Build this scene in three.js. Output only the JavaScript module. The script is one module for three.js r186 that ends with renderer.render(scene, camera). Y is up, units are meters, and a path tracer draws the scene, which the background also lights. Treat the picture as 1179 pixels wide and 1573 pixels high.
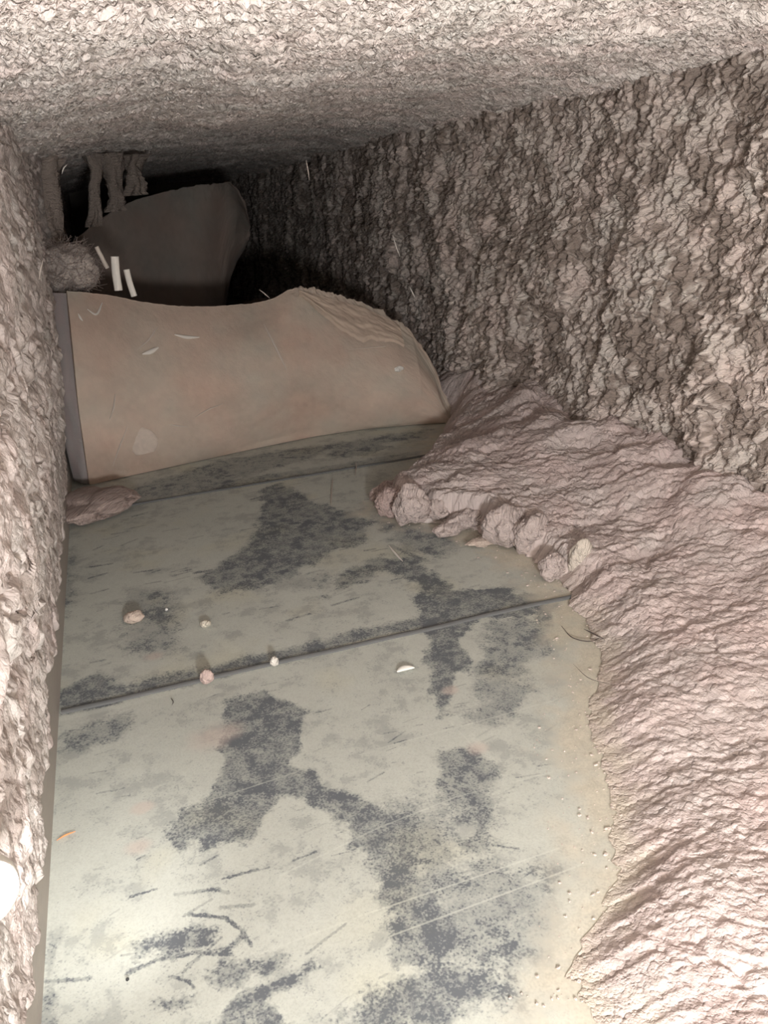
import * as THREE from 'three';
import { mergeGeometries, mergeVertices } from 'three/addons/utils/BufferGeometryUtils.js';
import { RectAreaLightUniformsLib } from 'three/addons/lights/RectAreaLightUniformsLib.js';

// ---------------------------------------------------------------- camera, light, exposure
const scene = new THREE.Scene();
scene.background = new THREE.Color(0x000000);
const W = 1179, H = 1573, FOC = 1293.3;
const camera = new THREE.PerspectiveCamera(2 * Math.atan(H / 2 / FOC) * 180 / Math.PI, W / H, 0.01, 20);
const AX = new THREE.Vector3(0.94647, -0.06964, 0.31519);     // camera right
const AY = new THREE.Vector3(0.17382, 0.93274, -0.31588);     // camera up
const AZ = new THREE.Vector3(-0.27199, 0.35375, 0.89492);     // camera back
const CAM = new THREE.Vector3(0, 0.4, 0);
camera.position.copy(CAM);
camera.quaternion.setFromRotationMatrix(new THREE.Matrix4().makeBasis(AX, AY, AZ));
camera.updateMatrixWorld();

const renderer = new THREE.WebGLRenderer();
renderer.toneMapping = THREE.LinearToneMapping;
renderer.toneMappingExposure = 2.2;
renderer.shadowMap.enabled = true;
RectAreaLightUniformsLib.init();

const LAMP = new THREE.Vector3(0.03, 0.265, 0.29);
const key = new THREE.PointLight(new THREE.Color(1, 0.99, 0.985), 1.0, 0, 2);
key.position.set(LAMP.x, LAMP.y, LAMP.z);
key.castShadow = true; key.shadow.radius = 2.0; key.shadow.mapSize.set(2048, 2048);
key.shadow.camera.near = 0.02; key.shadow.camera.far = 6;
scene.add(key);

// ---------------------------------------------------------------- helpers
const XL = -0.098, XR = 0.66, YC = 0.545, ZB = 0.62, ZF = -4.4;    // the duct's inner faces
function rng(seed) { let s = seed >>> 0; return () => { s = (s + 0x6D2B79F5) >>> 0; let t = Math.imul(s ^ s >>> 15, 1 | s); t = t + Math.imul(t ^ t >>> 7, 61 | t) ^ t; return ((t ^ t >>> 14) >>> 0) / 4294967296; }; }
const clamp = (x, a = 0, b = 1) => x < a ? a : x > b ? b : x;
const ss = (a, b, x) => { const t = clamp((x - a) / (b - a)); return t * t * (3 - 2 * t); };
const mix = (a, b, t) => a + (b - a) * t;
function hsh(x, y, s) { let h = Math.imul(x, 374761393) ^ Math.imul(y, 668265263) ^ Math.imul(s, 1274126177); h = Math.imul(h ^ h >>> 13, 1274126177); h ^= h >>> 16; h = Math.imul(h, 2246822519); return ((h ^ h >>> 15) >>> 0) / 4294967296; }
function vn(x, y, s = 0) {                       // value noise, -1..1
  const i = Math.floor(x), j = Math.floor(y); let f = x - i, g = y - j;
  f = f * f * f * (f * (f * 6 - 15) + 10); g = g * g * g * (g * (g * 6 - 15) + 10);
  const a = hsh(i, j, s), b = hsh(i + 1, j, s), c = hsh(i, j + 1, s), d = hsh(i + 1, j + 1, s);
  return (a + (b - a) * f + (c - a) * g + (a - b - c + d) * f * g) * 2 - 1;
}
function fbm(x, y, o, s = 0) { let v = 0, a = 1, n = 0; for (let k = 0; k < o; k++) { v += a * vn(x, y, s + k); n += a; a *= 0.5; const t = x * 1.6 - y * 1.2; y = x * 1.2 + y * 1.6; x = t; } return v / n; }
function fbmA(x, y, o, s = 0) { let v = 0, a = 1, n = 0; for (let k = 0; k < o; k++) { v += a * vn(x + 17.3 * k, y - 9.1 * k, s + k); n += a; a *= 0.5; x *= 2.03; y *= 2.03; } return v / n; }   // keeps its grain direction
function lump(x, y, s) {                         // rounded cells of unequal height with sharp creases between them, 0..1
  const i = Math.floor(x), j = Math.floor(y); let best = 0;
  for (let a = -1; a <= 1; a++) for (let b = -1; b <= 1; b++) {
    const ci = i + a, cj = j + b, px = ci + hsh(ci, cj, s), py = cj + hsh(ci, cj, s + 71);
    const d = (px - x) * (px - x) + (py - y) * (py - y), r = 0.55 + 0.75 * hsh(ci, cj, s + 33);
    const v = (1 - d / (r * r)) * (0.45 + 0.55 * hsh(ci, cj, s + 57));
    if (v > best) best = v;
  }
  return Math.sqrt(best);
}
// where a photograph ray meets a plane of the duct
function dirOf(px, py) { return new THREE.Vector3().addScaledVector(AX, px - W / 2).addScaledVector(AY, -(py - H / 2)).addScaledVector(AZ, -FOC); }
function onFloor(px, py, y = 0) { const d = dirOf(px, py); return CAM.clone().addScaledVector(d, (y - CAM.y) / d.y); }
function atZ(px, py, z) { const d = dirOf(px, py); return CAM.clone().addScaledVector(d, z / d.z); }
function atX(px, py, x) { const d = dirOf(px, py); return CAM.clone().addScaledVector(d, x / d.x); }
function curve(pts) { return x => { if (x <= pts[0][0]) return pts[0][1]; for (let i = 1; i < pts.length; i++) if (x <= pts[i][0]) { const t = (x - pts[i - 1][0]) / (pts[i][0] - pts[i - 1][0]); return mix(pts[i - 1][1], pts[i][1], t); } return pts[pts.length - 1][1]; }; }

const used = {};
function numbered(n) { const k = used[n] = (used[n] ?? -1) + 1; return k ? `${n}_${String(k).padStart(3, '0')}` : n; }
function shade(o) { o.traverse(m => { if (m.isMesh) { m.castShadow = true; m.receiveShadow = true; } }); return o; }
function part(name, geo, mat, parent, label) { const m = new THREE.Mesh(geo, mat); m.name = name; m.castShadow = m.receiveShadow = true; if (label) m.userData.label = label; parent.add(m); return m; }
function thing(name, label, category, pos, group, kind) {
  const o = new THREE.Group(); o.name = numbered(name); o.userData = { label, category };
  if (group) o.userData.group = group; if (kind) o.userData.kind = kind;
  if (pos) o.position.copy(pos); scene.add(o); return o;
}
function solo(name, geo, mat, label, category, pos, group, kind) {
  const m = new THREE.Mesh(geo, mat); m.name = numbered(name); m.userData = { label, category };
  if (group) m.userData.group = group; if (kind) m.userData.kind = kind;
  if (pos) m.position.copy(pos); m.castShadow = m.receiveShadow = true; scene.add(m); return m;
}
function structure(name, label) { const o = new THREE.Group(); o.name = name; o.userData = { kind: 'structure', label }; scene.add(o); return o; }

// grid surface: f(u, v) -> [x, y, z, texU, texV, r, g, b]
function grid(nu, nv, f, flip) {
  const P = new Float32Array((nu + 1) * (nv + 1) * 3), U = new Float32Array((nu + 1) * (nv + 1) * 2), C = new Float32Array((nu + 1) * (nv + 1) * 3), I = new Uint32Array(nu * nv * 6);
  let k = 0;
  for (let j = 0; j <= nv; j++) for (let i = 0; i <= nu; i++, k++) { const r = f(i / nu, j / nv); P.set([r[0], r[1], r[2]], k * 3); U.set([r[3], r[4]], k * 2); C.set([r[5], r[6], r[7]], k * 3); }
  k = 0;
  for (let j = 0; j < nv; j++) for (let i = 0; i < nu; i++) { const a = j * (nu + 1) + i, b = a + 1, c = a + nu + 1, d = c + 1; if (flip) I.set([a, c, b, b, c, d], k); else I.set([a, b, c, b, d, c], k); k += 6; }
  const g = new THREE.BufferGeometry();
  g.setAttribute('position', new THREE.BufferAttribute(P, 3)); g.setAttribute('uv', new THREE.BufferAttribute(U, 2)); g.setAttribute('color', new THREE.BufferAttribute(C, 3));
  g.setIndex(new THREE.BufferAttribute(I, 1)); g.computeVertexNormals(); return g;
}
function box(x0, x1, y0, y1, z0, z1) { const g = new THREE.BoxGeometry(x1 - x0, y1 - y0, z1 - z0); g.translate((x0 + x1) / 2, (y0 + y1) / 2, (z0 + z1) / 2); return g; }

// ---------------------------------------------------------------- materials
function grainTexture(n, seed) {                 // tiling fine relief of packed grains
  const d = new Uint8Array(n * n * 4);
  const cells = (x, y, c, sd) => { const i = Math.floor(x), j = Math.floor(y), m = q => ((q % c) + c) % c; let best = 0;
    for (let a = -1; a <= 1; a++) for (let b = -1; b <= 1; b++) { const ci = m(i + a), cj = m(j + b), px = i + a + hsh(ci, cj, sd), py = j + b + hsh(ci, cj, sd + 9), r = .5 + .6 * hsh(ci, cj, sd + 5), v = (1 - ((px - x) ** 2 + (py - y) ** 2) / (r * r)) * (.35 + .65 * hsh(ci, cj, sd + 3)); if (v > best) best = v; }
    return Math.sqrt(best); };
  for (let y = 0; y < n; y++) for (let x = 0; x < n; x++) {
    const u = x / n, v = y / n, h = .55 * cells(u * 20, v * 20, 20, seed) + .3 * cells(u * 47, v * 47, 47, seed + 40) + .15 * cells(u * 110, v * 110, 110, seed + 80);
    const b = clamp(h) * 255, k = (y * n + x) * 4; d[k] = d[k + 1] = d[k + 2] = b; d[k + 3] = 255;
  }
  const t = new THREE.DataTexture(d, n, n); t.wrapS = t.wrapT = THREE.RepeatWrapping; t.magFilter = THREE.LinearFilter; t.minFilter = THREE.LinearFilter; t.needsUpdate = true; return t;
}
const grain = grainTexture(512, 5); grain.repeat.set(11, 11);
const M = {
  dust: new THREE.MeshStandardMaterial({ vertexColors: true, roughness: 1, bumpMap: grain, bumpScale: 0.0035 }),
  drift: new THREE.MeshStandardMaterial({ vertexColors: true, roughness: 1, bumpMap: grain, bumpScale: 0.0018 }),
  plate: new THREE.MeshStandardMaterial({ vertexColors: true, roughness: 1, bumpMap: grain, bumpScale: 0.0014 }),
  felt: new THREE.MeshStandardMaterial({ vertexColors: true, roughness: 1, bumpMap: grain, bumpScale: 0.0004 }),
  metal: new THREE.MeshStandardMaterial({ color: new THREE.Color(0.40, 0.365, 0.325), roughness: 0.8, metalness: 0.05, bumpMap: grain, bumpScale: 0.0003 }),
  seam: new THREE.MeshStandardMaterial({ color: new THREE.Color(0.15, 0.155, 0.155), roughness: 0.8, metalness: 0 }),
  fibre: new THREE.MeshStandardMaterial({ color: new THREE.Color(0.82, 0.78, 0.72), roughness: 0.9 }),
  paleFibre: new THREE.MeshStandardMaterial({ color: new THREE.Color(0.62, 0.55, 0.49), roughness: 0.9 }),
  hair: new THREE.MeshStandardMaterial({ color: new THREE.Color(0.06, 0.045, 0.04), roughness: 0.6 }),
  orange: new THREE.MeshStandardMaterial({ color: new THREE.Color(0.75, 0.30, 0.12), roughness: 0.9 }),
  fluff: new THREE.MeshStandardMaterial({ color: new THREE.Color(0.66, 0.54, 0.49), roughness: 1, bumpMap: grain, bumpScale: 0.001 }),
  white: new THREE.MeshStandardMaterial({ color: new THREE.Color(0.88, 0.86, 0.80), roughness: 0.8 }),
  housing: new THREE.MeshStandardMaterial({ color: new THREE.Color(0.05, 0.05, 0.05), roughness: 0.5 }),
};
const DUST = [0.56, 0.495, 0.465], CEIL = [.83, .755, .715], PILE = [0.61, 0.515, 0.492], WALLD = [0.62, 0.54, 0.495], DARK_MOTTLE = [0.27, 0.22, 0.19], TAN = [0.53, 0.435, 0.36];
function tint(c, s, t, seed) {                   // slow drift of the dust's own colour, pinker or greyer
  const a = fbm(s * 9, t * 9, 3, seed) * 0.09, b = fbm(s * 26, t * 26, 2, seed + 9) * 0.06, q = fbm(s * 160, t * 160, 2, seed + 20) * 0.07;
  const k = 1 + a * 0.8 + q; return [c[0] * (k + b * 0.6), c[1] * (k - b * 0.35), c[2] * (k - b * 0.35)];
}

// ---------------------------------------------------------------- the floor: three sheets and the ribs between them
const Z1 = -0.685, Z2 = -1.22, Z0 = -0.15;
// edge of the dust pile on the floor, x as a function of z
const pileEdge = [[930, 1573], [880, 1500], [905, 1445], [925, 1400], [948, 1335], [942, 1260], [928, 1195], [902, 1140], [908, 1080], [918, 1000], [882, 935], [868, 900], [828, 868], [760, 826], [690, 806], [630, 800], [592, 780], [600, 762], [640, 735], [660, 700], [682, 668], [700, 650]]
  .map(([a, b]) => onFloor(a, b)).map(p => [-p.z, p.x]).sort((a, b) => a[0] - b[0]);
pileEdge.push([1.45, 0.53], [1.7, 0.56], [3, 0.57], [4.4, 0.57]); pileEdge.unshift([-0.42, 0.12]);
const edgeX = curve(pileEdge);

// wiped stains, smears, scratches and a dark band along the near seam traced on the photograph and laid on the floor in metres
const poly = (a, soft, amp, ...p) => ({ a, soft, amp, pts: p.map(([x, y]) => { const q = onFloor(x, y); return [q.x, q.z]; }) });
const floorMarks = [
  poly(.9, .004, .012, [345, 1075], [400, 1065], [455, 1080], [475, 1105], [455, 1130], [445, 1175], [480, 1190], [530, 1222], [600, 1245], [640, 1270], [662, 1300], [650, 1340], [690, 1390], [690, 1450], [655, 1505], [600, 1495], [598, 1400], [575, 1345], [545, 1310], [525, 1270], [470, 1232], [420, 1220], [412, 1260], [375, 1297], [290, 1302], [262, 1275], [275, 1245], [322, 1220], [342, 1175], [330, 1150], [350, 1130], [347, 1100]),
  poly(1, .004, .014, [640, 900], [700, 905], [760, 905], [835, 915], [862, 935], [850, 955], [800, 945], [745, 948], [705, 975], [722, 1015], [700, 1055], [680, 1110], [670, 1105], [668, 1050], [660, 1000], [640, 950]),
  poly(.6, .010, .02, [745, 960], [800, 950], [845, 960], [850, 1000], [800, 1020], [810, 1080], [770, 1100], [735, 1110], [720, 1060], [740, 1010]),
  poly(.75, .004, .010, [770, 1062], [800, 1060], [805, 1085], [780, 1098], [760, 1085]),
  poly(.75, .005, .012, [672, 1165], [720, 1158], [770, 1175], [750, 1215], [745, 1232], [690, 1235], [672, 1200]),
  poly(.55, .008, .014, [690, 1240], [760, 1225], [745, 1265], [700, 1275]),
  poly(.6, .006, .012, [685, 1285], [740, 1280], [750, 1305], [700, 1320]),
  poly(.62, .012, .02, [600, 1240], [690, 1240], [720, 1330], [780, 1345], [850, 1340], [865, 1420], [850, 1480], [790, 1500], [700, 1480], [650, 1400], [610, 1330]),
  poly(.95, .006, .014, [525, 1580], [535, 1540], [565, 1512], [600, 1497], [655, 1480], [760, 1490], [800, 1510], [790, 1535], [720, 1550], [660, 1580], [600, 1640], [530, 1640]),
  poly(.7, .007, .016, [770, 1380], [810, 1370], [830, 1410], [800, 1450], [770, 1430]),
  poly(1.05, .005, .010, [205, 1455], [250, 1432], [330, 1428], [320, 1450], [260, 1462], [215, 1470]),
  poly(1.1, .003, .006, [338, 1573], [356, 1545], [400, 1510], [478, 1481], [492, 1486], [455, 1515], [415, 1535], [440, 1573], [400, 1620], [330, 1620]),
  poly(1, .004, .007, [235, 1540], [300, 1530], [308, 1545], [250, 1552]),
  poly(.8, .006, .012, [320, 1490], [430, 1470], [420, 1490], [340, 1510]),
  poly(.6, .008, .010, [92, 1150], [112, 1120], [202, 1092], [202, 1115], [170, 1138], [120, 1150]),
  poly(.85, .004, .008, [92, 1082], [96, 1058], [150, 1034], [175, 1042], [195, 1060], [280, 1040], [420, 1005], [450, 1008], [300, 1050], [180, 1078], [96, 1095]),
  poly(.5, .012, .008, [190, 985], [196, 905], [262, 903], [274, 950], [270, 1000], [196, 1006]),
  poly(.8, .006, .012, [306, 888], [350, 855], [385, 832], [402, 790], [400, 750], [430, 742], [480, 770], [570, 800], [565, 830], [500, 850], [455, 882], [400, 905], [335, 910]),
  poly(.7, .006, .014, [505, 920], [515, 890], [580, 855], [640, 860], [660, 905], [630, 890], [590, 880], [540, 900]),
  poly(.95, .004, .012, [620, 858], [660, 880], [700, 905], [650, 955], [640, 930], [640, 900]),
  poly(.4, .014, .02, [400, 905], [505, 905], [505, 880], [440, 890]),
  poly(.9, .007, .008, [200, 1052], [420, 1003], [650, 946], [860, 908], [862, 922], [650, 962], [420, 1017], [200, 1070]),  // narrow dark band along the near seam
  poly(.45, .005, .006, [300, 745], [500, 716], [660, 690], [660, 700], [500, 727], [300, 757]),
  poly(.6, .010, .02, [560, 780], [600, 770], [720, 810], [700, 850], [620, 850]),
  poly(.55, .010, .014, [180, 780], [200, 750], [350, 705], [520, 680], [690, 655], [690, 668], [520, 690], [420, 720], [330, 748]),
  poly(.7, .006, .010, [280, 760], [300, 745], [380, 732], [350, 750]),
  poly(.6, .006, .010, [500, 690], [560, 680], [600, 686], [560, 700], [510, 706]),
  poly(.5, .008, .012, [95, 850], [112, 840], [112, 905], [102, 950], [96, 940]),
  poly(.55, .004, .006, [62, 1573], [66, 1500], [80, 1440], [92, 1430], [84, 1500], [80, 1573]),
];
const strokes = [];
const stroke = (w, a, ...p) => { const q = p.map(([x, y]) => { const f = onFloor(x, y); return [f.x, f.z]; }); for (let i = 1; i < q.length; i++) strokes.push([...q[i - 1], ...q[i], w, a]); };
stroke(.0016, .8, [195, 1496], [240, 1475], [300, 1463], [355, 1466]); stroke(.0022, .7, [345, 1464], [370, 1440]);
stroke(.0014, .85, [290, 1404], [345, 1410], [372, 1430], [385, 1452]); stroke(.0012, .8, [342, 1350], [395, 1336]); stroke(.001, .6, [200, 1378], [240, 1365]);
stroke(.0016, .55, [270, 1374], [330, 1366], [350, 1372]); stroke(.0016, .6, [340, 1394], [388, 1390]); stroke(.001, .6, [450, 1322], [485, 1308]);
stroke(.0014, .6, [70, 1508], [138, 1503]); stroke(.001, .8, [262, 1500], [290, 1508], [298, 1518]); stroke(.001, .6, [280, 1495], [340, 1440]);
stroke(.001, .7, [690, 1340], [720, 1352], [740, 1362]); stroke(.001, .7, [755, 1298], [795, 1304]); stroke(.001, .6, [685, 1345], [735, 1335]); stroke(.001, .6, [470, 1466], [530, 1420]);
stroke(.002, .6, [510, 930], [550, 918]); stroke(.002, .5, [140, 912], [165, 905]); stroke(.0018, .5, [143, 845], [158, 838]); stroke(.0018, .5, [140, 1018], [160, 1014]); stroke(.0018, .5, [186, 838], [210, 828]);
stroke(.003, .6, [300, 880], [390, 868]); stroke(.003, .5, [330, 905], [420, 885]); stroke(.003, .6, [400, 830], [470, 812]); stroke(.003, .5, [430, 860], [520, 835]); stroke(.004, .6, [600, 838], [655, 862]); stroke(.003, .5, [470, 800], [560, 785]);
const smear = rng(91);
for (let k = 0; k < 120; k++) {                  // short wipe marks, mostly along the seams
  const x = mix(XL + .02, .45, smear()), z = mix(-.72, -1.34, Math.pow(smear(), .8)), l = mix(.006, .03, smear()), s = mix(-.1, .35, smear());
  strokes.push([x, z, x + l, z - l * s, mix(.0008, .0022, smear()), mix(.2, .6, smear())]);
}
for (let k = 0; k < 110; k++) {
  const x = mix(XL + .02, .3, smear()), z = mix(-.3, -.66, smear()), l = mix(.003, .018, smear()), s = mix(-.2, .5, smear());
  strokes.push([x, z, x + l, z - l * s, mix(.0004, .001, smear()), mix(.2, .6, smear())]);
}
const scratches = [];
const scratch = (w, a, ...p) => { const q = p.map(([x, y]) => { const f = onFloor(x, y); return [f.x, f.z]; }); for (let i = 1; i < q.length; i++) scratches.push([...q[i - 1], ...q[i], w, a]); };
scratch(.0007, .55, [580, 1150], [720, 1112], [885, 1066]); scratch(.0007, .5, [430, 1345], [580, 1272], [700, 1224], [890, 1175]); scratch(.0007, .7, [560, 1405], [700, 1358], [890, 1292]);
scratch(.0007, .7, [600, 1438], [740, 1386], [905, 1324]); scratch(.0006, .6, [320, 1230], [455, 1186]); scratch(.0006, .4, [400, 1465], [560, 1405]); scratch(.006, .35, [262, 890], [310, 955], [360, 1000]);
scratch(.0006, .5, [690, 1108], [730, 1150]); scratch(.004, .5, [95, 1104], [200, 1080], [330, 1046], [420, 1024]); scratch(.003, .45, [725, 1130], [752, 1165]);

const pinks = [[213, 1300, .013], [222, 1240, .012], [235, 1008, .014], [690, 1060, .01], [735, 1150, .014], [330, 1130, .03]].map(([a, b, r]) => { const q = onFloor(a, b); return [q.x, q.z, r]; });
function floorTexture(x0, x1, z0, z1, w, h) {    // z0 is the near end, at the texture's bottom
  const sd = new Float32Array(w * h).fill(0), lt = new Float32Array(w * h), dx = (x1 - x0) / w, dz = (z0 - z1) / h;
  const each = (xa, xb, za, zb, f) => { const i0 = Math.max(0, Math.floor((xa - x0) / dx)), i1 = Math.min(w - 1, Math.ceil((xb - x0) / dx)), j0 = Math.max(0, Math.floor((z0 - zb) / dz)), j1 = Math.min(h - 1, Math.ceil((z0 - za) / dz)); for (let j = j0; j <= j1; j++) for (let i = i0; i <= i1; i++) f(x0 + (i + .5) * dx, z0 - (j + .5) * dz, j * w + i); };
  for (const s of floorMarks) {
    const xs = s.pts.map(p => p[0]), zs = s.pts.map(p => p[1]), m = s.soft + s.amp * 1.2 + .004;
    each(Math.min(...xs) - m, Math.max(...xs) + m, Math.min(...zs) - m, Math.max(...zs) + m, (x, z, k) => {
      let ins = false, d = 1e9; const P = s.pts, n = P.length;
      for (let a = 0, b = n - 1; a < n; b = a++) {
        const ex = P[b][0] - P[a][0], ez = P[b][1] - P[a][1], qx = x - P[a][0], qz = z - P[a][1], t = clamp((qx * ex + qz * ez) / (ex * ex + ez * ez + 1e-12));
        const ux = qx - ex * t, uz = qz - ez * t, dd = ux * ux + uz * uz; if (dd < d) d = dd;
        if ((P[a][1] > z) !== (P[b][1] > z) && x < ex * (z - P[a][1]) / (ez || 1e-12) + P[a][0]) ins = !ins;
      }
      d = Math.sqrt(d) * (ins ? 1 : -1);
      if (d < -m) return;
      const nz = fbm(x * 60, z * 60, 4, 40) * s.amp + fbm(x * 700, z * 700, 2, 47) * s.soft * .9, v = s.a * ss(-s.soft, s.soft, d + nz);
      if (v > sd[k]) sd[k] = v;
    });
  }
  const line = (list, out, noise) => { for (const [ax, az, bx, bz, r, a] of list) each(Math.min(ax, bx) - 2 * r, Math.max(ax, bx) + 2 * r, Math.min(az, bz) - 2 * r, Math.max(az, bz) + 2 * r, (x, z, k) => {
    const ex = bx - ax, ez = bz - az, t = clamp(((x - ax) * ex + (z - az) * ez) / (ex * ex + ez * ez)), d = Math.hypot(x - ax - ex * t, z - az - ez * t);
    const v = a * (1 - ss(r * .5, r * 1.3, d + (noise ? vn(x * 900, z * 900, 3) * r * .5 : 0))); if (v > out[k]) out[k] = v; }); };
  line(strokes, sd, true); line(scratches, lt, false);
  const out = new Uint8Array(w * h * 4), enc = v => { v = clamp(v); return 255 * (v < .0031308 ? v * 12.92 : 1.055 * Math.pow(v, 1 / 2.4) - .055); };
  for (let j = 0; j < h; j++) for (let i = 0; i < w; i++) {
    const k = j * w + i, x = x0 + (i + .5) * dx, z = z0 - (j + .5) * dz;
    const sp = fbm(x * 900, z * 900, 2, 60), md = fbm(x * 45, z * 45, 4, 65), sl = fbm(x * 7, z * 7, 3, 70);
    let s = sd[k]; const mo = fbm(x * 130, z * 130, 3, 68); s = clamp(s * (0.84 + .5 * sp + .45 * mo + .12 * md) + .34 * ss(.0, .55, md * .8 + mo * .5 + sp * .45) + .22 * ss(.3, .8, sp));
    const fade = ss(.060, -.002, edgeX(-z) - x + fbm(x * 50, z * 50, 4, 80) * .03);           // settled dust beside the pile
    s *= 1 - .8 * fade;
    s *= 1 - lt[k] * .7;
    const pl = 1 + .13 * sp + .05 * mo + .05 * sl + .12 * lt[k];
    let r = mix(.605 * pl, .15, s), g = mix(.63 * pl, .168, s), b = mix(.575 * pl, .185, s);
    for (const q of pinks) { const w = (1 - ss(.3, 1, Math.hypot((x - q[0]) / q[2], (z - q[1]) / (q[2] * .8)) + .35 * md)) * .5; r = mix(r, .66, w); g = mix(g, .55, w); b = mix(b, .49, w); }
    const y = ss(.1, .6, fbm(x * 14, z * 14, 3, 90)) * .5; r *= 1 + .05 * y; b *= 1 - .12 * y;   // yellowish chalk
    const fk = 1 + .14 * sp + .12 * mo; r = mix(r, .63 * fk, fade * .8); g = mix(g, .575 * fk, fade * .8); b = mix(b, .465 * fk, fade * .8);
    out[k * 4] = enc(r); out[k * 4 + 1] = enc(g); out[k * 4 + 2] = enc(b); out[k * 4 + 3] = 255;
  }
  const t = new THREE.DataTexture(out, w, h); t.colorSpace = THREE.SRGBColorSpace; t.magFilter = THREE.LinearFilter; t.minFilter = THREE.LinearFilter; t.needsUpdate = true; return t;
}
function panelGeometry(z0, z1) {                 // a sheet 2 mm thick, uv across its top
  const g = box(XL, XR, -0.002, 0, z1, z0), p = g.attributes.position, u = g.attributes.uv;
  for (let i = 0; i < p.count; i++) u.setXY(i, (p.getX(i) - XL) / (XR - XL), (z0 - p.getZ(i)) / (z0 - z1));
  return g;
}
const floor = structure('floor', 'galvanised duct floor with pale chalky film and wiped grey smears');
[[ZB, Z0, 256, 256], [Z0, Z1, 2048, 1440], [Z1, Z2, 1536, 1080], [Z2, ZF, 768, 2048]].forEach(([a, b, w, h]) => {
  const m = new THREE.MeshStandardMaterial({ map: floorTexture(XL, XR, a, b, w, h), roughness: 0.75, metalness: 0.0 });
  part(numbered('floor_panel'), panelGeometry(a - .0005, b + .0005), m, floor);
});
for (const z of [Z1, Z2]) {                      // rolled rib where two sheets meet
  const s = new THREE.Shape(); s.moveTo(-.0036, 0); s.quadraticCurveTo(-.003, .0018, 0, .0021); s.quadraticCurveTo(.003, .0018, .0036, 0);
  const g = new THREE.ExtrudeGeometry(s, { depth: XR - XL - .004, bevelEnabled: false, curveSegments: 6, steps: 40 }); g.rotateY(Math.PI / 2); g.translate(XL + .002, 0.0002, z);
  const p = g.attributes.position; for (let i = 0; i < p.count; i++) p.setZ(i, p.getZ(i) + vn(p.getX(i) * 20, 3, 4) * .0012); g.computeVertexNormals();
  part(numbered('seam_rib'), g, M.seam, floor);
}
part('floor_slab', box(XL - .05, XR + .05, -.04, -.0025, ZF - .05, ZB + .05), M.metal, floor);

// ---------------------------------------------------------------- walls and ceiling, each a sheet with its crust of dust
const wallR = structure('wall_right', 'right duct wall under a thick clotted crust of grey dust');
part('wall_panel', box(XR, XR + .03, -.002, YC, ZF, ZB), M.metal, wallR);
const zOf = (v, a, b) => -(a * Math.pow(b / a, v));
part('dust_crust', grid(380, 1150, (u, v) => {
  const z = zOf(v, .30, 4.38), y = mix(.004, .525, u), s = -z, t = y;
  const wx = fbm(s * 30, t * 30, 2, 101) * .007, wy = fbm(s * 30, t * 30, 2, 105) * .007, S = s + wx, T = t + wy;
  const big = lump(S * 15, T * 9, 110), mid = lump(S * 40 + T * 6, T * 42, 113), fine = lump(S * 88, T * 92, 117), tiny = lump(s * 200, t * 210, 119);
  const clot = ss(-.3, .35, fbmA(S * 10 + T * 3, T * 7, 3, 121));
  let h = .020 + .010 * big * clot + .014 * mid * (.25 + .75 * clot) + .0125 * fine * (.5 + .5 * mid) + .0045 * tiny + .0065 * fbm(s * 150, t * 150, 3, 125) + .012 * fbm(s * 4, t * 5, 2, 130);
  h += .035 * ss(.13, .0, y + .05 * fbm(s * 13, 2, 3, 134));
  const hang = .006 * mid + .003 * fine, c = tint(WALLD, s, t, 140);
  const darkMottle = (1 - ss(-.26, .16, fbm(S * 40, T * 32, 4, 151) + .55 * fbm(S * 150, T * 130, 2, 155) + .25 * fbm(S * 7, T * 4, 2, 158))) * .95;   // dark mottling coloured in for the shade of pits between the clots
  for (let k = 0; k < 3; k++) c[k] = mix(c[k], DARK_MOTTLE[k], darkMottle);
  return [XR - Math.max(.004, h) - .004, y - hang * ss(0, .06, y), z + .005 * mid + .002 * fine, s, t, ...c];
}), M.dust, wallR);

const ceil = structure('ceiling', 'duct ceiling under an even flaky layer of pinkish grey dust');
part('ceiling_panel', box(XL - .03, XR + .03, YC, YC + .03, ZF, ZB), M.metal, ceil);
part('dust_crust', grid(500, 700, (u, v) => {
  const z = zOf(v, .24, 4.38), x = mix(XL + .001, XR - .004, u), s = x, t = -z;
  const wx = fbm(s * 30, t * 30, 2, 201) * .008, wy = fbm(s * 30, t * 30, 2, 204) * .008, S = s + wx, T = t + wy;
  const big = lump(S * 30, T * 30, 210), mid = lump(S * 95, T * 115, 213), fine = lump(S * 210, T * 230, 216);
  const tiny = lump(s * 330, t * 330, 218);
  let h = .014 + .007 * big * ss(-.3, .4, fbm(s * 8, t * 8, 2, 220)) + .0075 * mid * (.5 + .5 * big) + .0045 * fine + .0013 * tiny + .0030 * fbm(s * 250, t * 250, 3, 221) + .010 * fbm(s * 5, t * 5, 2, 225);
  h += .022 * ss(.10, -.09, x) + .02 * ss(.52, .64, x);
  const c = tint(CEIL, s, t, 240), darkMottle = (1 - ss(-.5, -.1, fbm(S * 50, T * 70, 4, 251) + .3 * fbm(S * 170, T * 170, 2, 255))) * .5;
  for (let k = 0; k < 3; k++) c[k] = mix(c[k], DARK_MOTTLE[k], darkMottle);
  const zz = 0, lean = .005 * mid + .0025 * fine;
  return [x, YC - h, z + lean, s, t, ...c];
}), M.dust, ceil);

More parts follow.
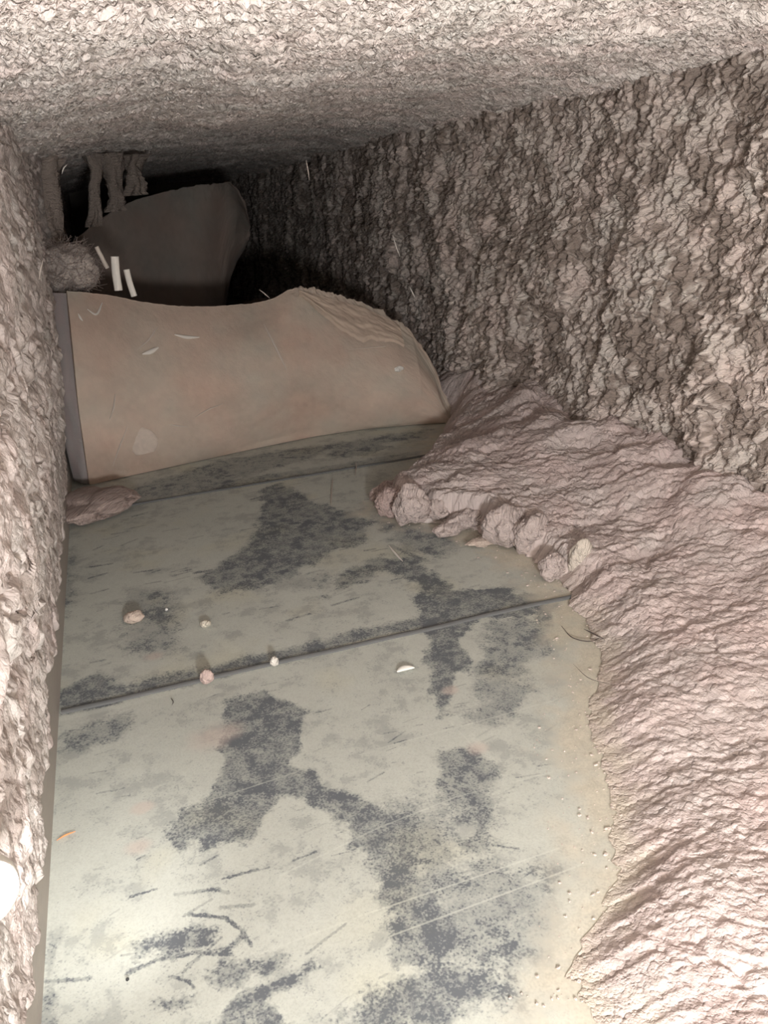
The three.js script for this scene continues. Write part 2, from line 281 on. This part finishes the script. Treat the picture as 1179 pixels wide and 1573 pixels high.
const wallL = structure('wall_left', 'left duct wall with peeling lumpy dust above a bare grey strip');
part('wall_panel', box(XL - .03, XL, -.002, YC, ZF, ZB), M.metal, wallL);
part('dust_crust', grid(250, 760, (u, v) => {
  const z = zOf(v, .22, 4.38), s = -z, lo = .060 + .02 * fbm(s * 14, 1, 3, 300) + .02 * fbm(s * 60, 2, 2, 303) + .05 * ss(1.2, 1.36, s) , y = mix(lo, .53, u), t = y;
  const wx = fbm(s * 20, t * 20, 2, 301) * .016, wy = fbm(s * 20, t * 20, 2, 305) * .016, S = s + wx, T = t + wy;
  const big = lump(S * 13, T * 24, 310), mid = lump(S * 30, T * 58, 313), fine = lump(S * 80, T * 130, 317);
  const up = ss(0, .2, y - lo), rim = ss(0, .012, y - lo);
  let h = (.0015 + .003 * up + .014 * big * (.12 + .88 * up) + .0125 * mid * (.25 + .75 * up) + .0034 * fine + .0020 * fbm(s * 140, t * 220, 3, 321) + .0003 * lump(s * 260, t * 260, 319) + .008 * (fbm(s * 6, t * 6, 2, 330)) * up) * rim;
  const crack = 1 - ss(.0, .09, Math.abs(fbmA(S * 13, T * 26, 3, 360)));
  h = Math.max(0, h - .006 * crack * up);
  const c = tint(DUST, s, t, 340), darkMottle = (1 - ss(-.5, -.15, fbm(S * 40, T * 30, 4, 351))) * .6;
  for (let k = 0; k < 3; k++) c[k] = mix(c[k], DARK_MOTTLE[k], darkMottle);
  return [XL + .0006 + Math.max(0, h), y - .005 * mid * rim, z + .010 * big * up + .005 * mid, s, t, ...c];
}, true), M.plate, wallL);

const far = structure('wall_far', 'dark far end of the duct');
part('wall_panel', box(XL - .03, XR + .03, -.002, YC + .03, ZF - .03, ZF), M.metal, far);
const back = structure('wall_back', 'closed near end of the duct');
part('wall_panel', box(XL - .03, XR + .03, -.002, YC + .03, ZB, ZB + .03), M.metal, back);

// ---------------------------------------------------------------- the heap of dust along the right wall
const pile = thing('dust_pile', 'long drift of pink grey lint dust heaped along foot of right wall', 'dust', null, null, 'stuff');
const crest = curve([[-.42, .016], [.3, .019], [.55, .034], [.75, .052], [1.0, .062], [1.2, .066], [1.38, .078], [1.5, .05], [1.8, .03], [4.4, .03]]);
part('lint_layer', grid(380, 700, (u, v) => {
  const z = v < .08 ? mix(.38, -.16, v / .08) : zOf((v - .08) / .92, .16, 1.70), s = -z;
  const e0 = edgeX(s), e = e0 + .010 * fbm(s * 30, 3, 5, 400) + .004 * fbm(s * 160, 8, 2, 402), x = mix(e, XR - .005, Math.pow(u, 1.15)), d = x - e;
  const wx = fbm(x * 22, s * 22, 2, 401) * .010, wy = fbm(x * 22, s * 22, 2, 404) * .010, X = x + wx, S = s + wy;
  const near = ss(.85, .4, s), A = X * .87 - S * .48, B = X * .48 + S * .87;
  const fold = lump(A * 19, B * 42, 410), mid = lump(A * 60, B * 100, 413), fine = lump(A * 150, B * 200, 416), big = lump(X * 10, S * 13, 419), cot = lump(A * 62, B * 78, 421);
  const steep = mix(mix(.06, .02, ss(-.2, .4, fbm(x * 8, s * 8, 2, 422))), .11, near), rise = ss(0, 1, clamp(d / steep)), up = mix(Math.sqrt(clamp(d / .02)), ss(0, 1, clamp(d / .055)), near);
  let h = crest(s) * (mix(.42, .35, near) * rise + mix(.58, .65, near) * ss(.0, .24, x - e0)) + up * (1 - .42 * near) * (.011 * (big - .4) + .0055 * fold * (1 - .4 * near) + .0042 * mid * (1 - .3 * near) + .0052 * cot * near + .0026 * fine - .0030 * (1 - ss(0, .10, Math.abs(fbmA(A * 12, B * 30, 3, 460)))) * (1 - .5 * near) + .006 * fbm(X * 12, S * 12, 2, 425) + .0022 * fbm(x * 230, s * 230, 3, 429));
  h += (.022 + .03 * fbm(s * 13, x * 13, 3, 427)) * ss(.46, .64, x);
  const c = tint(PILE, x, s, 440), darkMottle = (1 - ss(-.45, -.1, fbmA(A * 22, B * 50, 4, 451) + .25 * fbm(X * 150, S * 150, 2, 455))) * .38;
  for (let k = 0; k < 3; k++) c[k] = mix(c[k], [.40, .31, .29][k], darkMottle);
  const thin = (1 - ss(.0, .035, d + .02 * fbm(x * 60, s * 60, 3, 470))) * .8 * near;   // only a film of yellowish dust at the rim
  for (let k = 0; k < 3; k++) c[k] = mix(c[k], [.62, .555, .46][k], thin);
  return [x - .003 * mid * up, .0006 + Math.max(0, h * (u > 0 ? 1 : 0)), z + (.002 * fold + .0022 * mid) * up * (1 - .6 * near), x, s, ...c];
}), M.drift, pile);

// ---------------------------------------------------------------- the curled mats
function matGeometry(nu, nv, cols, thick, colour, seed, bulge, rough) {
  // cols: u -> {foot, top} points; the mat bulges towards the viewer between them
  const front = [], P = (u, t) => {
    const { foot, top, lean } = cols(u), a = t;
    const p = foot.clone().lerp(top, a); const b = bulge * Math.sin(Math.PI * Math.pow(a, .8)) * clamp(top.distanceTo(foot) / .2);
    p.z += b; p.y += b * .15; return p;
  };
  const surf = (off, flip) => grid(nu, nv, (u, t) => {
    const p = P(u, t), e = .004, q = P(Math.min(1, u + e), t).sub(P(Math.max(0, u - e), t)), r = P(u, Math.min(1, t + e)).sub(P(u, Math.max(0, t - e)));
    const n = q.cross(r); n.lengthSq() > 1e-16 ? n.normalize() : n.set(0, 0, 1);
    const s = p.x, v = t * .28;
    const rim = ss(.86, 1, t) * rough * (.04 + .96 * ss(.55, .64, u)), w = .0016 * fbm(s * 20, v * 20, 3, seed) + .0003 * fbm(s * 150, v * 150, 2, seed + 4) + .006 * fbm(s * 9, v * 9, 2, seed + 6) + rim * (.007 * lump(s * 60, v * 60, seed + 8) + .004 * fbm(s * 120, v * 120, 2, seed + 2));
    const o = off ? -thick + w * .5 : w; p.addScaledVector(n, o * Math.min(1, 30 * t + .05)); 
    if (t > .97) p.y += rough * (.0008 + .004 * ss(.55, .64, u)) * fbm(s * 160, 2, 3, seed + 12);
    const k = 1 + .20 * fbm(s * 9, v * 12, 4, seed + 20) + .07 * fbm(s * 120, v * 120, 3, seed + 22), pk = .24 * fbm(s * 17, v * 17, 3, seed + 25);
    return [p.x, p.y, p.z, s, v, colour[0] * (k + pk * .3), colour[1] * (k - pk * .2), colour[2] * (k - pk * .3)];
  }, flip);
  const a = surf(false, false), b = surf(true, true), g = mergeGeometries([a, b]), idx = Array.from(g.index.array), n = (nu + 1) * (nv + 1);
  const join = (i, j) => idx.push(i, i + n, j, j, i + n, j + n);                               // close the four edges
  for (let i = 0; i < nu; i++) { join(i + 1, i); join(nv * (nu + 1) + i, nv * (nu + 1) + i + 1); }
  for (let j = 0; j < nv; j++) { join(j * (nu + 1), (j + 1) * (nu + 1)); join((j + 1) * (nu + 1) + nu, j * (nu + 1) + nu); }
  g.setIndex(idx); g.computeVertexNormals(); return { g, P };
}
const foot1 = curve([[138, 746], [200, 732], [350, 699], [480, 672], [560, 660], [640, 653], [694, 650]]);
const top1 = curve([[100, 446], [130, 447], [170, 452], [220, 463], [270, 470], [330, 472], [385, 467], [420, 458], [440, 447], [452, 443], [480, 446], [510, 455], [560, 470], [600, 489], [630, 512], [650, 545], [664, 570], [674, 600], [688, 630], [692, 640]]);
const mat1 = thing('dust_mat', 'tan sheet of matted dust curled upright across the duct with sagging top edge', 'dust sheet', onFloor(400, 690));
const cols1 = u => {
  const fx = mix(138, 694, u), tx = mix(102, 692, Math.pow(u, 1.0) * .999), f = onFloor(fx, foot1(fx));
  f.y = .001;
  const hgt = clamp((foot1(fx) - top1(tx)) / 260), top = atZ(tx, top1(tx), f.z - .10 * hgt - .004); return { foot: f, top };
};
{
  const { g, P } = matGeometry(420, 170, cols1, .007, TAN, 500, .055, 1);
  g.translate(-mat1.position.x, -mat1.position.y, -mat1.position.z); part('felt_sheet', g, M.felt, mat1);
  // a second layer torn along the right of the top edge
  const flap = grid(90, 40, (a, b) => {
    const u = mix(.60, .86, a), top = .985 - .02 * ss(0, .2, a), bot = mix(.93, .70, ss(.0, .5, a)) + .06 * ss(.6, 1, a) + .035 * fbm(a * 9, 1, 3, 530);
    const t = mix(bot, top, b), p = P(u, t), o = .004 + .006 * ss(0, .12, b) * (1 + .6 * fbm(a * 8, b * 6, 3, 533)) ;
    return [p.x - mat1.position.x, p.y + o * .3 - mat1.position.y, p.z + o - mat1.position.z, p.x, p.y, TAN[0] * 1.06, TAN[1] * 1.04, TAN[2] * 1.02];
  });
  part('torn_layer', flap, M.felt, mat1, 'ragged second layer torn along the edge');
}
{
  const strip = grid(14, 60, (a, b) => {  // strip added at the left edge, its shade put into the grey
    const { foot, top } = cols1(0), p = foot.clone().lerp(top, b * .985); p.z += .055 * Math.sin(Math.PI * Math.pow(b, .8)) * clamp(top.distanceTo(foot) / .2);
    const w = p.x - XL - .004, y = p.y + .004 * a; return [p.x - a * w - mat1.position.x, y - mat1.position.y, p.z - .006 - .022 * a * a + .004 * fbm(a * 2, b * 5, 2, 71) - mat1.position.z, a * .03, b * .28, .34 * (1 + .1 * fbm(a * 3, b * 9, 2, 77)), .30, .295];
  });
  part('shaded_edge', strip, M.felt, mat1, 'grey edge strip added against the left wall, shade put into its colour');
}
const mat1Mesh = mat1.children[0]; mat1.updateMatrixWorld(true);

const top2 = curve([[70, 395], [110, 372], [140, 348], [175, 322], [210, 306], [260, 293], [310, 285], [350, 280], [362, 290], [374, 312], [383, 345]]);
const bot2 = curve([[320, 640], [335, 560], [345, 470], [352, 430], [362, 405], [374, 385], [383, 362]]);
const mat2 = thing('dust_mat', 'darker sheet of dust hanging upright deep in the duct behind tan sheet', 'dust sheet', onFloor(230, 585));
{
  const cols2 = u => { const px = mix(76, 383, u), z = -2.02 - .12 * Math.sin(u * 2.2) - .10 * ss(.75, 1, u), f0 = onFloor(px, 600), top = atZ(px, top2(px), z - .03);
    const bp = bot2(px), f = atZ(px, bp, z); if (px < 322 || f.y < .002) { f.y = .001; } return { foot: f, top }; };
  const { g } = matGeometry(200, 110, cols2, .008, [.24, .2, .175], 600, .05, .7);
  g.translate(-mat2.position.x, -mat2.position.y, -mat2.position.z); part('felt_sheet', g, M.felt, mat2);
}

// ---------------------------------------------------------------- lumps, tufts, fibres
function rockGeometry(seed, rx, ry, rz, detail, amp, col) {
  let g = new THREE.IcosahedronGeometry(1, detail); g.deleteAttribute('uv'); g.deleteAttribute('normal'); g = mergeVertices(g, 1e-4);
  const p = g.attributes.position, C = new Float32Array(p.count * 3), U = new Float32Array(p.count * 2);
  for (let i = 0; i < p.count; i++) {
    const x = p.getX(i), y = p.getY(i), z = p.getZ(i), a = x * 1.7 + z * .9 + seed * 3.1, b = y * 1.7 - z * 1.2 + seed * 1.7;
    const L = f => (lump(x * f + seed, y * f, seed) * Math.abs(z) + lump(y * f, z * f + seed, seed + 2) * Math.abs(x) + lump(z * f, x * f + seed, seed + 4) * Math.abs(y)) / (Math.abs(x) + Math.abs(y) + Math.abs(z)) - .45;
    const k = 1 + amp * .8 * L(1.6) + amp * .45 * L(3.6) + amp * .22 * L(8) + amp * .5 * fbm(a * .8, b * .8, 2, seed + 9);
    p.setXYZ(i, x * k * rx, Math.max(y, -.75) * k * ry, z * k * rz);
    const t = 1 + .08 * fbm(a * 3, b * 3, 2, seed + 13); C.set([col[0] * t, col[1] * t, col[2] * t], i * 3); U.set([x * rx * 1.5 + z * rz, y * ry * 1.5 + z * rz * .6], i * 2);
  }
  g.setAttribute('color', new THREE.BufferAttribute(C, 3)); g.setAttribute('uv', new THREE.BufferAttribute(U, 2)); g.computeVertexNormals(); return g;
}
// a lump standing on the floor at a pixel, sizes in metres
function clump(px, py, rx, ry, rz, label, col = [.54, .455, .43], group, y0 = 0, name = 'dust_clump', seed) {
  const p = onFloor(px, py, y0), g = rockGeometry(seed ?? (700 + px * 3 + py), rx, ry, rz, rx > .012 ? 26 : 12, name === 'lint_flake' ? .4 : .6, col); g.computeBoundingBox(); g.translate(0, -g.boundingBox.min.y, 0);
  return solo(name, g, M.dust, label, name === 'lint_flake' ? 'flake' : 'clump', p, group);
}
clump(150, 790, .042, .013, .050, 'low pinkish dust heap on floor against left wall below tan sheet', [.46, .365, .33]);
clump(632, 806, .019, .021, .014, 'pale ragged dust clump at leftmost tip of the dust drift');
clump(604, 790, .017, .015, .016, 'reddish dust clump left of the pale ragged clump', [.52, .40, .37]);
clump(676, 800, .015, .013, .013, 'small upright dust clump right of pale ragged clump');
clump(604, 768, .024, .012, .016, 'flat reddish dust clump behind the pale ragged clump', [.50, .39, .36]);
clump(718, 812, .022, .011, .013, 'flat dust clump lying in the hollow of the drift edge');
clump(690, 822, .016, .007, .010, 'thin dust clump on floor in front of the drift hollow');
clump(776, 838, .024, .020, .016, 'rounded pinkish clump on drift edge below dark crack');
clump(820, 846, .021, .019, .015, 'round pinkish clump just right of another along drift edge');
clump(848, 888, .013, .012, .011, 'small pale clump at drift edge left of cream slab');
clump(893, 888, .011, .018, .009, 'upright cream coloured slab of dust on the drift edge', [.62, .555, .485]);
clump(748, 836, .020, .004, .008, 'thin pale sliver of dust lying flat on floor near drift', [.64, .53, .46]);
clump(207, 955, .0085, .0055, .007, 'small pale pebble of dust on floor in middle left', [.66, .54, .46], null, 0, 'lint_flake');
clump(318, 1048, .0055, .006, .005, 'pink dust crumb sitting on the near floor seam', [.62, .48, .44], null, .003, 'lint_flake');
clump(422, 1022, .0035, .0040, .003, 'tiny white crumb sitting on the near floor seam', [.8, .76, .7], null, .003, 'lint_flake');
clump(316, 962, .0045, .003, .004, 'small pale crumb on floor right of the square stain', [.7, .65, .55], null, 0, 'lint_flake');
clump(256, 938, .0013, .0013, .0013, 'tiny bright white speck on floor inside square stain', [.9, .88, .85], null, 0, 'lint_flake');
{ const g = new THREE.SphereGeometry(1, 32, 20), p = g.attributes.position;      // a smooth curved sliver
  for (let k = 0; k < p.count; k++) { const x = p.getX(k), y = p.getY(k), z = p.getZ(k); p.setXYZ(k, x * .0085, (y * .55 + .6) * .0032, z * .0038 * (1 - .3 * x * x) - .0035 * (1 - x * x) + .002); }
  g.computeVertexNormals(); solo('lint_flake', g, M.white, 'bright white crescent flake on floor in middle of frame', 'flake', onFloor(622, 1030, .0002)); }
clump(196, 1506, .0008, .0008, .0008, 'tiny black speck on floor at lower left', [.05, .05, .05], null, 0, 'lint_flake');

{ // fine crumbs shed along the rim of the drift
  const q = rng(17), unit = [0, 1, 2, 3].map(k => { const g = new THREE.IcosahedronGeometry(1, 1), p = g.attributes.position; for (let i = 0; i < p.count; i++) { const x = p.getX(i), y = p.getY(i), z = p.getZ(i), w = .8 + .35 * vn(x * 2 + k * 7, y * 2 + z * 3, 50 + k); p.setXYZ(i, x * w, y * w * .7, z * w); } g.computeVertexNormals(); return g; }), gs = [];
  for (let k = 0; k < 900; k++) {
    const sz = mix(.24, 1.15, q()), x = edgeX(sz) + .006 - .055 * Math.pow(q(), 2.2), r = mix(.0004, .0013, Math.pow(q(), 3)), g = unit[k & 3].clone(); g.deleteAttribute('uv');
    g.rotateY(q() * 6); g.scale(r * mix(.8, 1.6, q()), r, r); g.translate(x, r * .55, -sz); const t = mix(.85, 1.12, q()), C = new Float32Array(g.attributes.position.count * 3); for (let i = 0; i < C.length; i += 3) C.set([.62 * t, .53 * t, .48 * t], i); g.setAttribute('color', new THREE.BufferAttribute(C, 3)); gs.push(g);
  }
  const g = mergeGeometries(gs); solo('dust_crumbs', g, new THREE.MeshStandardMaterial({ vertexColors: true, roughness: 1 }), 'fine crumbs of dust scattered on floor along rim of the drift', 'dust', null, null, 'stuff');
}
function tube(pts, r, seg = 24, taper = true) {
  const c = new THREE.CatmullRomCurve3(pts), g = new THREE.TubeGeometry(c, seg, r, 7, false), p = g.attributes.position, n = 8;
  for (let i = 0; i <= seg; i++) { const q = c.getPointAt(i / seg), k = taper ? .3 + .7 * Math.sin(Math.PI * clamp(i / seg, .03, .97)) : 1; for (let j = 0; j < n; j++) { const m = i * n + j; p.setXYZ(m, q.x + (p.getX(m) - q.x) * k, q.y + (p.getY(m) - q.y) * k, q.z + (p.getZ(m) - q.z) * k); } }
  g.computeVertexNormals(); return g;
}
function fibre(name, pts, r, mat, label, cat = 'fibre', group) {
  const o = pts[0].clone(); return solo(name, tube(pts.map(p => p.clone().sub(o)), r), mat, label, cat, o, group);
}
// hairs and fibres lying on the floor or on the drift
const lie = (y, ...p) => p.map(([a, b]) => onFloor(a, b, y));
fibre('hair', lie(.003, [862, 962], [880, 980], [905, 985], [932, 975]), .0005, M.hair, 'dark curved hair lying at edge of the drift', 'hair');
fibre('hair', lie(.006, [896, 966], [912, 974], [928, 982]), .0006, M.hair, 'short straight dark hair crossing the curved hair at drift edge', 'hair');
fibre('hair', lie(.008, [880, 1020], [905, 1042], [940, 1052]), .00025, M.hair, 'faint thin hair on drift edge below the two dark hairs', 'hair');
fibre('hair', lie(.003, [262, 1072], [266, 1078], [264, 1083]), .0004, M.hair, 'tiny dark hair curl on floor just below near seam', 'hair');
fibre('orange_fibre', lie(.001, [87, 1291], [100, 1283], [116, 1277]), .0006, M.orange, 'orange thread lying on floor above left lamp glow');
fibre('lint_fibre', lie(.001, [508, 776], [509, 756], [511, 734]), .0012, M.paleFibre, 'pale lint fibre lying on floor past the middle, pointing to far seam');
fibre('lint_fibre', lie(.003, [597, 838], [606, 849], [618, 862]), .0016, M.fibre, 'white lint fibre on floor below the tip of the drift');
fibre('lint_fibre', lie(.004, [545, 730], [547, 718], [546, 710]), .0008, M.paleFibre, 'short pale fibre on the far floor seam');
fibre('lint_fibre', lie(.002, [667, 702], [671, 690], [674, 678]), .0011, M.paleFibre, 'pale fibre on floor beside the far tip of the drift');
// fibres stuck to the tan sheet
const rc = new THREE.Raycaster();
function onMat(px, py, off) { rc.set(CAM, dirOf(px, py).normalize()); const h = rc.intersectObject(mat1Mesh, false)[0]; return h ? h.point.clone().addScaledVector(rc.ray.direction, -off) : atZ(px, py, -1.36); }
const stick = (r, mat, label, ...p) => fibre('lint_fibre', p.map(([a, b]) => onMat(a, b, r * 1.3)), r * 1.35, mat, label);
stick(.0022, M.fibre, 'short thick white fibre on upper middle of tan sheet', [268, 514], [286, 518], [306, 518]);
stick(.0028, M.fibre, 'stubby white fibre on tan sheet left of its middle', [219, 544], [230, 541], [243, 534]);
stick(.0014, M.fibre, 'bent white fibre near top left corner of tan sheet', [134, 475], [147, 483], [157, 465]);
stick(.0013, M.fibre, 'short white fibre under the bent one at tan sheet top left', [120, 482], [123, 488], [127, 493]);
stick(.0016, M.paleFibre, 'long pale fibre on right half of tan sheet, leaning steeply', [405, 498], [424, 535], [440, 568]);
stick(.0010, M.paleFibre, 'thin pale fibre on tan sheet slanting up from its middle left', [211, 537], [228, 522], [242, 502]);
stick(.0012, M.paleFibre, 'pale fibre hanging straight on left third of tan sheet', [168, 645], [174, 628], [177, 605]);
stick(.0009, M.paleFibre, 'thin long pale fibre near bottom left of tan sheet', [173, 716], [184, 685], [196, 655]);
stick(.0009, M.paleFibre, 'thin pale fibre low on tan sheet, lying flat', [258, 652], [272, 654], [288, 656]);
stick(.0008, M.paleFibre, 'thin pale fibre rising to the right at low middle of tan sheet', [298, 642], [318, 630], [342, 620]);
stick(.0007, M.paleFibre, 'hair thin level fibre on right end of tan sheet', [535, 537], [580, 533], [630, 531]);
{ const p = onMat(612, 567, .002), g = rockGeometry(881, .0055, .0042, .003, 8, .8, [.95, .93, .88]); solo('lint_flake', g, M.dust, 'small bright white flake stuck on right end of tan sheet', 'flake', p); }

// lint drifting in the air in front of the dark part of the duct
const air = (z, r, mat, label, ...p) => { const q = p.map(([a, b]) => atZ(a, b, z)), o = q[0].clone(), l = q.map(v => v.sub(o));
  return solo('floating_fibre', tube(l, r, 24, r < .002), mat, label, 'fibre', o); };
air(-1.28, .0030, M.paleFibre, 'slanting pale fibre, left of the three fibres drifting above tan sheet', [148, 379], [156, 395], [165, 412]);
air(-1.25, .0058, M.fibre, 'thickest bright fibre, middle of the three drifting above tan sheet', [176, 394], [178, 420], [182, 446]);
air(-1.28, .0045, M.fibre, 'tapered bright fibre, right of the three drifting above tan sheet', [194, 414], [199, 434], [206, 455]);
air(-1.3, .0009, M.fibre, 'small curved white fibre under ceiling at the far left', [103, 253], [98, 258], [95, 267]);
air(-1.3, .0010, M.paleFibre, 'thin upright fibre drifting in front of the darkest opening', [470, 246], [473, 262], [475, 277]);
air(-1.3, .0008, M.fibre, 'thin fibre drifting beside right wall behind tan sheet', [603, 362], [608, 378], [614, 394]);
air(-1.3, .0010, M.fibre, 'short fibre drifting above right shoulder of tan sheet', [629, 441], [633, 449], [637, 457]);
air(-1.3, .0008, M.paleFibre, 'short slanting fibre just above tan sheet peak', [398, 445], [406, 451], [414, 458]);
air(-1.0, .0008, M.paleFibre, 'thin upright fibre beside left wall next to tan sheet corner', [60, 430], [62, 415], [66, 400]);
air(-.8, .0007, M.fibre, 'small white fibre sticking out of left wall dust', [14, 470], [19, 473], [26, 477]);

// tufts of fine lint, seen through
function puffGeometry(seed, R, n, r) {
  const q = rng(seed), gs = [];
  for (let k = 0; k < n; k++) {
    const a = q() * 6.283, z = q() * 2 - 1, rr = R * Math.cbrt(q()), s = Math.sqrt(1 - z * z), c = new THREE.Vector3(Math.cos(a) * s, z, Math.sin(a) * s).multiplyScalar(rr * .7);
    const d = new THREE.Vector3(q() - .5, q() - .5, q() - .5).normalize().multiplyScalar(R * .55), e = new THREE.Vector3(q() - .5, q() - .5, q() - .5).multiplyScalar(R * .5);
    gs.push(new THREE.TubeGeometry(new THREE.CatmullRomCurve3([c.clone().sub(d), c.clone().add(e), c.clone().add(d)]), 5, r, 3));
  }
  return mergeGeometries(gs);
}
{ const g = rockGeometry(3, .020, .022, .004, 20, .18, [.62, .53, .46]); solo('lint_tuft', g, M.felt, 'round pale disc of loose lint stuck on lower left of tan sheet', 'tuft', onMat(220, 680, .001)); }
{
  const t = thing('lint_tuft', 'large soft grey lint tuft on left wall above tan sheet corner', 'tuft', atZ(108, 412, -1.50));
  part('lint_core', rockGeometry(77, .036, .034, .03, 20, .4, [.52, .45, .41]), M.dust, t);
  part('loose_fibres', puffGeometry(8, .05, 700, .0004), M.fluff, t);
}

// strands of dust drooping from the ceiling onto the dark mat
function strand(top, bot, r, seed, label) {
  const a = atZ(...top), b = atZ(...bot), n = 40, g = grid(24, n, (u, v) => {
    const p = a.clone().lerp(b, v), th = u * Math.PI * 2, k = r * (1.25 - .9 * Math.sin(Math.PI * clamp(v * .8 + .1)) * .6) * (1 + .9 * fbm(Math.cos(th) * 1.5 + seed, v * 4 + Math.sin(th) * 2, 3, seed));
    return [p.x + Math.cos(th) * k - a.x + .006 * vn(v * 4, seed, 3), p.y - a.y, p.z + Math.sin(th) * k - a.z, u * .1, v * .2, .33, .275, .24];
  });
  return solo('dust_strand', g, M.dust, label, 'strand', a);
}
strand([140, 236, -1.92], [150, 348, -1.96], .014, 901, 'dust strand drooping from ceiling, nearest the left wall');
strand([170, 236, -1.94], [180, 325, -1.98], .019, 902, 'thick dust strand drooping from ceiling right of the thin one');
strand([207, 238, -1.95], [208, 300, -1.97], .024, 903, 'stubby dust strand clinging to ceiling above dark hanging sheet');
strand([70, 236, -1.75], [74, 430, -1.62], .030, 904, 'wide column of dust beside left wall from ceiling to tan sheet');

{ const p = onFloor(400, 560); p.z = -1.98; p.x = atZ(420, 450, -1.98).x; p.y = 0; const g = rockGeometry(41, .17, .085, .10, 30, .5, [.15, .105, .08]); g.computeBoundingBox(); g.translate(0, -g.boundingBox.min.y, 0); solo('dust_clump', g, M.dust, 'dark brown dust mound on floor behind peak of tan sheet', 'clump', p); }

// ---------------------------------------------------------------- lamps
const lampOff = new THREE.Vector3(.0325, 0, 0).applyEuler(new THREE.Euler(0, -.75, .35)), lampAt = atX(5, 1366, XL + .002 + lampOff.x).sub(lampOff);
const led = thing('inspection_lamp', 'small round white glowing lamp on left wall at the frame edge', 'lamp', new THREE.Vector3(XL + .002, lampAt.y, lampAt.z));
{
  const body = new THREE.LatheGeometry([[0, 0], [.013, 0], [.014, .004], [.014, .024], [.011, .027]].map(p => new THREE.Vector2(...p)), 32); body.rotateZ(-Math.PI / 2); part('lamp_housing', body, M.white, led);
  const lens = new THREE.LatheGeometry([[.0115, .026], [.010, .029], [.006, .0315], [.0001, .0325]].map(p => new THREE.Vector2(...p)), 32); lens.rotateZ(-Math.PI / 2);
  part('lamp_lens', lens, new THREE.MeshStandardMaterial({ color: 0xffffff, emissive: new THREE.Color(1, .97, .92), emissiveIntensity: 1.1, roughness: .5 }), led);
  const sp = new THREE.SpotLight(new THREE.Color(1, .97, .93), 0.06, 0, .40, 1, 2); sp.position.copy(led.position).add(lampOff).add(new THREE.Vector3(.012, .002, 0)); sp.target.position.copy(onFloor(150, 1362)); sp.castShadow = true; sp.shadow.radius = .6; scene.add(sp, sp.target); led.rotation.set(0, -.75, .35); for (const c of led.children) c.geometry.scale(1, .9, .9);
}
const held = thing('work_lamp', 'small black work lamp held beside the viewer', 'lamp', new THREE.Vector3(LAMP.x, LAMP.y, LAMP.z + .035));
{
  const b = new THREE.CylinderGeometry(.02, .016, .03, 32); b.rotateX(Math.PI / 2); b.translate(0, 0, .008); part('lamp_housing', b, M.housing, held);
  const l = new THREE.CircleGeometry(.018, 32); l.translate(0, 0, -.0075); l.rotateY(0); l.scale(1, 1, 1); const g = new THREE.CylinderGeometry(.018, .018, .002, 32); g.rotateX(Math.PI / 2); g.translate(0, 0, -.0085);
  part('lamp_lens', g, new THREE.MeshStandardMaterial({ color: 0xffffff, emissive: new THREE.Color(1, .97, .93), emissiveIntensity: 2 }), held);
  part('lamp_arm', box(-.006, .006, -.006, .006, .02, ZB - held.position.z), M.housing, held);
}
renderer.render(scene, camera);
